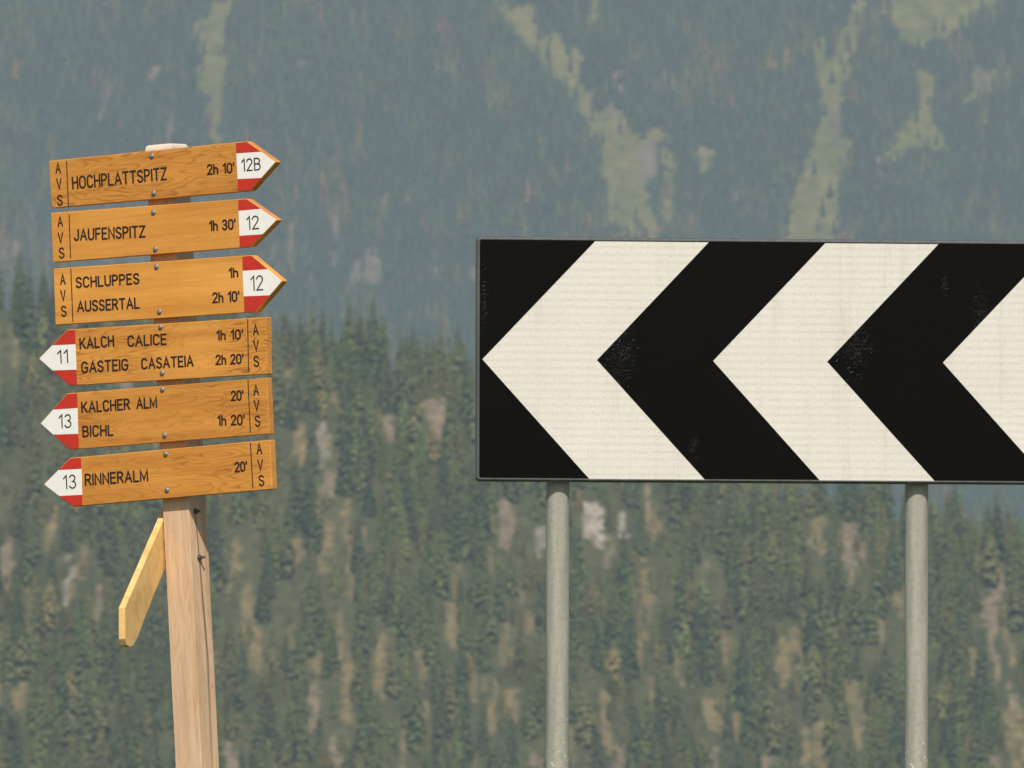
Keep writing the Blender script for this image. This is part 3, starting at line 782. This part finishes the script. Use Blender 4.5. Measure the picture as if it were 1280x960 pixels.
G['U'] = (.54, [[(0, 1), (0, .26)] + arc(.27, .26, .27, .26, 180, 360)[1:] + [(.54, 1)]])
G['V'] = (.58, [[(0, 1), (.29, 0), (.58, 1)]])
G['Z'] = (.52, [[(0, 1), (.52, 1), (0, 0), (.52, 0)]])
G['0'] = (.50, [arc(.25, .70, .25, .30, 0, 180) + arc(.25, .30, .25, .30, 180, 360) + [(.50, .70)]])
G['1'] = (.22, [[(0, .78), (.22, 1), (.22, 0)]])
G['2'] = (.48, [arc(.24, .74, .24, .26, 170, -30) + [(0, 0), (.48, 0)]])
G['3'] = (.48, [arc(.23, .76, .22, .24, 160, -90) + arc(.23, .26, .25, .26, 90, -160)])
G['h'] = (.42, [[(0, 0), (0, 1)], [(0, .44)] + arc(.21, .44, .21, .20, 180, 0)[1:] + [(.42, 0)]])
G["'"] = (.02, [[(.02, 1.02), (0, .76)]])
GAP = .24

class Strokes:
    def __init__(self): self.v, self.f, self.m, self.k = [], [], [], 0
    def stroke(self, pts, w, mi=0, y=0.0, proud=.0006):
        """constant-width routed line with round ends, standing proud of the plane y"""
        q = [np.array(pts[0], float)]
        for p in pts[1:]:
            p = np.array(p, float)
            if np.linalg.norm(p-q[-1]) > 1e-5: q.append(p)
        closed = np.linalg.norm(q[0]-q[-1]) < 1e-5
        yy = y - proud - .00001*(self.k % 17); self.k += 1
        h = w/2
        L, Rr = [], []
        n = len(q)
        for i in range(n):
            if closed and i in (0, n-1): d0 = q[-1]-q[-2]; d1 = q[1]-q[0]
            else:
                d0 = q[i]-q[i-1] if i > 0 else q[1]-q[0]
                d1 = q[i+1]-q[i] if i < n-1 else q[-1]-q[-2]
            d0 = d0/np.linalg.norm(d0); d1 = d1/np.linalg.norm(d1)
            n0 = np.array((-d0[1], d0[0])); n1 = np.array((-d1[1], d1[0]))
            mm = n0+n1; ln = np.linalg.norm(mm)
            mm = mm/ln if ln > .2 else n0
            s = min(1/max(mm@n0, .35), 2.2)
            L.append(q[i]+mm*h*s); Rr.append(q[i]-mm*h*s)
        caps = []
        if not closed:
            def cap(c, d):
                a = math.atan2(d[1], d[0])
                return [c+h*np.array((math.cos(a+t), math.sin(a+t))) for t in np.linspace(math.pi/2, -math.pi/2, 6)[1:-1]]
            caps = [cap(q[-1], q[-1]-q[-2]), cap(q[0], q[0]-q[1])]
        b = len(self.v)
        for p in L: self.v.append((p[0], yy, p[1]))
        for p in Rr: self.v.append((p[0], yy, p[1]))
        for i in range(n-1):
            self.f.append((b+i, b+n+i, b+n+i+1, b+i+1)); self.m.append(mi)
        if closed:
            loops = [[b+i for i in range(n)], [b+n+i for i in range(n)]]
        else:
            ring = [b+i for i in range(n)]
            c0 = len(self.v)
            for p in caps[0]: self.v.append((p[0], yy, p[1]))
            e0 = list(range(c0, len(self.v)))
            c1 = len(self.v)
            for p in caps[1]: self.v.append((p[0], yy, p[1]))
            e1 = list(range(c1, len(self.v)))
            self.f.append([b+n-1] + e0 + [b+2*n-1]); self.m.append(mi)
            self.f.append([b+n] + e1 + [b]); self.m.append(mi)
            loops = [ring + e0 + [b+2*n-1-i for i in range(n)] + e1 + [b]]
        for lp in loops:
            back = {}
            for i in lp:
                if i not in back:
                    back[i] = len(self.v); x, _, z = self.v[i]; self.v.append((x, y+.0004, z))
            for i, j in zip(lp, lp[1:]):
                self.f.append((i, back[i], back[j], j)); self.m.append(mi)
    def text(self, s, A, B, h, w, mi=0, y=0.0, jitter=None):
        """line of text from baseline point A to B (local metres), cap height h"""
        A, B = np.array(A), np.array(B)
        total, pos = 0.0, []
        for i, ch in enumerate(s):
            gw = .22 if ch == ' ' else G[ch][0]
            pos.append(total); total += gw + (GAP if i < len(s)-1 else 0)
        sx = (np.linalg.norm(B-A) - w)/total
        u = (B-A)/np.linalg.norm(B-A); vv = np.array((-u[1], u[0]))
        for ch, p in zip(s, pos):
            if ch == ' ': continue
            for st in G[ch][1]:
                hh = (h-w)
                self.stroke([A + u*(w/2 + (p+x)*sx) + vv*(w/2 + z*hh) for x, z in st], w, mi, y)
    def build(self, name, mats, parent):
        return mesh_obj(name, self.v, self.f, mats, parent, midx=self.m)

# ------------------------------------------------------------------ hiking signpost
SP = empty('hiking_signpost', POST_BASE)
SP.rotation_euler = (Matrix.Rotation(rad(-2.9), 3, 'Y') @ Matrix.Rotation(rad(-33), 3, 'Z')).to_euler()
tag(SP, 'leaning wooden signpost carrying orange arrow boards with red and white tips', 'signpost')
PW, BT = .0675, .020                       # post width, board thickness
FY = -PW/2 - BT                            # y of the boards' front face

def build_post():
    bm = bmesh.new()
    h = PW/2; c = .0012
    # square post with eased corners
    ring = [(-h+c, -h), (h-c, -h), (h, -h+c), (h, h-c), (h-c, h), (-h+c, h), (-h, h-c), (-h, -h+c)]
    zs = [(-.6, 1), (.4, 1), (1.2, 1), (2.331, 1), (2.3362, .965), (2.3392, .90), (2.3402, .82)]
    lv = []
    for z, s in zs: lv.append([bm.verts.new((x*s, y*s, z)) for x, y in ring])
    n = len(ring)
    for a, b in zip(lv, lv[1:]):
        for i in range(n): bm.faces.new((a[i], a[(i+1) % n], b[(i+1) % n], b[i]))
    bm.faces.new(lv[-1]); bm.faces.new(lv[0][::-1])
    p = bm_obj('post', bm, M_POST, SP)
    p.color = (.8, .37, 1, 1)
    return p
post = build_post()
def hex_bolt(yz, length):
    """threaded end with nut standing out of the right side of the post"""
    bm = bmesh.new()
    for r, x0, x1, seg in ((.0066, .0, .003, 16), (.0050, .003, .0075, 6), (.0026, .0075, length, 10)):
        a = [bm.verts.new((x0, r*math.cos(6.2832*i/seg), r*math.sin(6.2832*i/seg))) for i in range(seg)]
        b = [bm.verts.new((x1, r*math.cos(6.2832*i/seg), r*math.sin(6.2832*i/seg))) for i in range(seg)]
        for i in range(seg): bm.faces.new((a[i], a[(i+1) % seg], b[(i+1) % seg], b[i]))
        bm.faces.new(b); bm.faces.new(a[::-1])
    return bm_obj('bolt', bm, M_BOLT, SP, (PW/2-.0005, yz[0], yz[1]))
tag(hex_bolt((-.0100, 1.5495), .013), 'dark upper bolt end on the right side of the post')
tag(hex_bolt((-.0047, 1.4499), .016), 'lower bolt end with pale nut on the right side of the post')

def shrink(poly, d):
    c = np.mean(np.array(poly), 0)
    return [tuple(np.array(p) + (c-np.array(p))/np.linalg.norm(c-np.array(p))*d) for p in poly]

def dome_screw(x, z, parent):
    v, f = [], []
    R, H, seg, rings = .0060, .0034, 14, 4
    for j in range(rings):
        a = (math.pi/2)*j/rings
        for i in range(seg):
            t = 6.2832*i/seg
            v.append((R*math.cos(a)*math.cos(t), -H*math.sin(a), R*math.cos(a)*math.sin(t)))
    v.append((0, -H, 0))
    for j in range(rings-1):
        for i in range(seg):
            f.append((j*seg+i, j*seg+(i+1) % seg, (j+1)*seg+(i+1) % seg, (j+1)*seg+i))
    for i in range(seg): f.append(((rings-1)*seg+i, (rings-1)*seg+(i+1) % seg, rings*seg))
    mesh_obj('screw', v, f, M_SCREW, parent, (x, -.0004, z), smooth=True)

def arrow_board(d, label, plank):
    # child origin: middle of the board's front face
    if d['outline'][2][0] < 0:               # the measured right edge was the far arris of the end grain
        d['outline'] = [(p[0] - (.0125 if p[0] > .2 else 0), p[1]) for p in d['outline']]
    ox = 0.0; oz = sum(p[1] for p in d['outline'])/5
    q = lambda p: (p[0]-ox, p[1]-oz)
    bm = bmesh.new()
    prism_xz(bm, [q(p) for p in d['outline']], 0.0, BT, bevel=.0012)
    b = bm_obj('arrow_board', bm, M_BOARD, SP, (ox, FY, oz))
    b['label'] = label
    b.color = (*plank, 1)
    # painted tip
    o = [q(p) for p in d['outline']]
    st, tip, sb = o[1], o[2], o[3]
    bt, bb = q(d['bound'][0]), q(d['bound'][1])
    w1, w2 = q(d['wu'][0]), q(d['wu'][1]); l1, l2 = q(d['wl'][0]), q(d['wl'][1])
    sgn = 1 if tip[0] > 0 else -1
    ins = lambda p, dx, dz: (p[0]+dx, p[1]+dz)
    def onedge(a, c, z):
        t = (z-a[1])/(c[1]-a[1]); return (a[0]+(c[0]-a[0])*t - sgn*.0022, z)
    tip2 = (tip[0]-sgn*.0030, tip[1])
    st2, sb2 = ins(st, -sgn*.0012, -.0016), ins(sb, -sgn*.0012, .0016)
    wu2, wl2 = onedge(st, tip, w2[1]), onedge(sb, tip, l2[1])
    polys = [([ins(bt, 0, -.0016), st2, wu2, w1], 0), ([w1, wu2, tip2, wl2, l1], 1), ([l1, wl2, sb2, ins(bb, 0, .0016)], 0)]
    bm = bmesh.new()
    for pl, mi in polys:
        f0 = [bm.verts.new((x, -.0005, z)) for x, z in pl]; f1 = [bm.verts.new((x, .0002, z)) for x, z in pl]
        fs = [bm.faces.new(f0)] + [bm.faces.new((f0[i], f1[i], f1[(i+1) % len(pl)], f0[(i+1) % len(pl)])) for i in range(len(pl))]
        for f in fs: f.material_index = mi
    me = bpy.data.meshes.new('painted_tip'); 
    for f in bm.faces:
        if abs(f.normal.y) > .5 and f.normal.y > 0: f.normal_flip()
    bm.to_mesh(me); bm.free()
    link_mesh('painted_tip', me, [M_RED, M_WHITE], b, midx=[p.material_index for p in me.polygons])
    # lettering
    for s, A, B, h, bold in d['texts']:     # one mesh per line of writing
        S = Strokes()
        if bold == 2: S.text(s, q(A), q(B), h, .0027, 0, -.0005); S.build('route_number', [M_BLACKINK], b)
        else: S.text(s, q(A), q(B), h, .0038 if bold else .0039); S.build('lettering', [M_INK], b)
    hh = d['avs_h']; S = Strokes()
    for ch, c in zip('AVS', d['avs']):
        x, z = q(c); ww = .0115
        S.text(ch, (x-ww/2-.0015, z-hh/2), (x+ww/2+.0015, z+-hh/2), hh, .0032)
    S.build('initials', [M_INK], b)
    S = Strokes()
    S.stroke([q(d['div'][0]), q(d['div'][1])], .0021); S.build('dividing_line', [M_INK], b)
    for x, z in d['screws']: dome_screw(*q((x, z)), b)
    return b
PLANKS = ((1.1, .31, .62), (.15, .52, .80), (.10, .13, 1.0), (1.05, .74, .78), (.7, .91, .66), (.6, .22, .76))
for d, pl, lab in zip(BOARDS, PLANKS, (
        'topmost board pointing right, with curved grain, reading HOCHPLATTSPITZ 2h 10\' and 12B',
        'second board from top pointing right, reading JAUFENSPITZ 1h 30\' and 12',
        'third board from top pointing right, reading SCHLUPPES and AUSSERTAL and 12',
        'fourth board from top pointing left, reading KALCH CALICE and GASTEIG CASATEIA and 11',
        'fifth board from top pointing left, reading KALCHER ALM and BICHL and 13',
        'lowest lettered board pointing left, reading RINNERALM 20\' and 13')):
    arrow_board(d, lab, pl)

def hanging_board():
    """blank yellow board on the left side of the post, tipped down towards the camera"""
    pts = [(-.07, 1.588), (.218, 1.3462), (.2172, 1.280), (.2080, 1.2665), (.1900, 1.2625), (.1680, 1.2660), (.1460, 1.283), (.045, 1.381), (-.07, 1.482)]
    al = rad(20)
    # direction of the board in post coordinates (world heading turned back by the post's yaw)
    h = al - rad(33)
    dx = Vector((-math.sin(rad(33)+h), -math.cos(rad(33)+h), 0))
    Rw = Matrix.Rotation(rad(-33), 3, 'Z')
    dl = Rw.inverted() @ dx
    nl = Vector((-dl.y, dl.x, 0))
    if nl.x > 0: nl = -nl
    t = .0150
    org = Vector((-PW/2 - .0006, -PW/2, 0))
    bm = bmesh.new()
    oz = 1.40
    lean = lambda z: Rw.inverted() @ Vector((-.0506*(1.532-z), 0, 0)) if z < 1.532 else Vector()
    f0 = [bm.verts.new(org + dl*a + lean(z) + Vector((0, 0, z-oz))) for a, z in pts]
    f1 = [bm.verts.new(org + dl*a + lean(z) + nl*t + Vector((0, 0, z-oz))) for a, z in pts]
    n = len(pts)
    fs = [bm.faces.new(f0), bm.faces.new(f1[::-1])] + [bm.faces.new((f0[i], f1[i], f1[(i+1) % n], f0[(i+1) % n])) for i in range(n)]
    bmesh.ops.recalc_face_normals(bm, faces=fs)
    bmesh.ops.bevel(bm, geom=list(bm.edges), offset=.001, segments=1, affect='EDGES')
    o = bm_obj('arrow_board', bm, M_YELLOW, SP, (0, 0, oz))
    o.color = (.3, .6, 1, 1)
    o['label'] = 'blank yellow board tipped down at the left side of the post'
hanging_board()

# ------------------------------------------------------------------ chevron sign
CS = empty('chevron_sign', (0.1142, 28.0, 0.92))
CS.rotation_euler = (0, rad(.15), rad(6))
tag(CS, 'long black road panel with cream white chevrons pointing left on steel poles', 'road sign')
X0, X1, Z0, Z1 = -.2085, 2.130, 1.6125, 2.2165
def rounded(x0, x1, z0, z1, r, n=5):
    p = []
    for cx, cz, a in ((x1-r, z1-r, 0), (x0+r, z1-r, 90), (x0+r, z0+r, 180), (x1-r, z0+r, 270)):
        p += [(cx+r*math.cos(rad(a+90*i/n)), cz+r*math.sin(rad(a+90*i/n))) for i in range(n+1)]
    return p
def panel():
    bm = bmesh.new()
    rings = []
    for ins, y, r in ((.0015, .026, .010), (0, .023, .010), (0, .0085, .010), (.0022, .0030, .009), (.0055, .0, .007), (.0075, .0, .006), (.0085, .0012, .005)):
        rings.append([bm.verts.new((x, y, z)) for x, z in rounded(X0+ins, X1-ins, Z0+ins, Z1-ins, r)])
    n = len(rings[0])
    for k, (a, b) in enumerate(zip(rings, rings[1:])):
        for i in range(n):
            f = bm.faces.new((a[i], a[(i+1) % n], b[(i+1) % n], b[i])); f.smooth = True
    bm.faces.new(rings[0][::-1])
    f = bm.faces.new(rings[-1]); f.material_index = 1
    p = bm_obj('panel', bm, [M_RIM, M_FILMB], CS)
    return p
pan = panel()
for i in range(4):
    t = -.1930 + .5722*i
    mz = 1.9132; top = 2.2062; bot = 1.6175
    pts = [(t, mz), (t+.2785, top), (t+.5605, top), (t+.2835, mz), (t+.5540, bot), (t+.2680, bot)]
    bm = bmesh.new()
    f0 = [bm.verts.new((x, .0004, z)) for x, z in pts]; f1 = [bm.verts.new((x, .0013, z)) for x, z in pts]
    bm.faces.new(f0)
    for k in range(6): bm.faces.new((f0[k], f1[k], f1[(k+1) % 6], f0[(k+1) % 6]))
    bm_obj('white_chevron', bm, M_FILMW, pan)
def pole(x):
    seg, R = 40, .0288
    v, f = [], []
    zs = (-.5, .6, 1.2, 1.6, 2.150, 2.153)
    for z in zs:
        r = R if z < 2.152 else R-.003
        v += [(r*math.cos(6.2832*i/seg), r*math.sin(6.2832*i/seg), z) for i in range(seg)]
    for j in range(len(zs)-1):
        f += [(j*seg+i, j*seg+(i+1) % seg, (j+1)*seg+(i+1) % seg, (j+1)*seg+i) for i in range(seg)]
    f.append([(len(zs)-1)*seg+i for i in range(seg)])
    return mesh_obj('steel_pole', v, f, M_POLE, CS, (x, .026+R+.001, 0), smooth=True)
pole(.0005); pole(.8940); pole(1.7890)
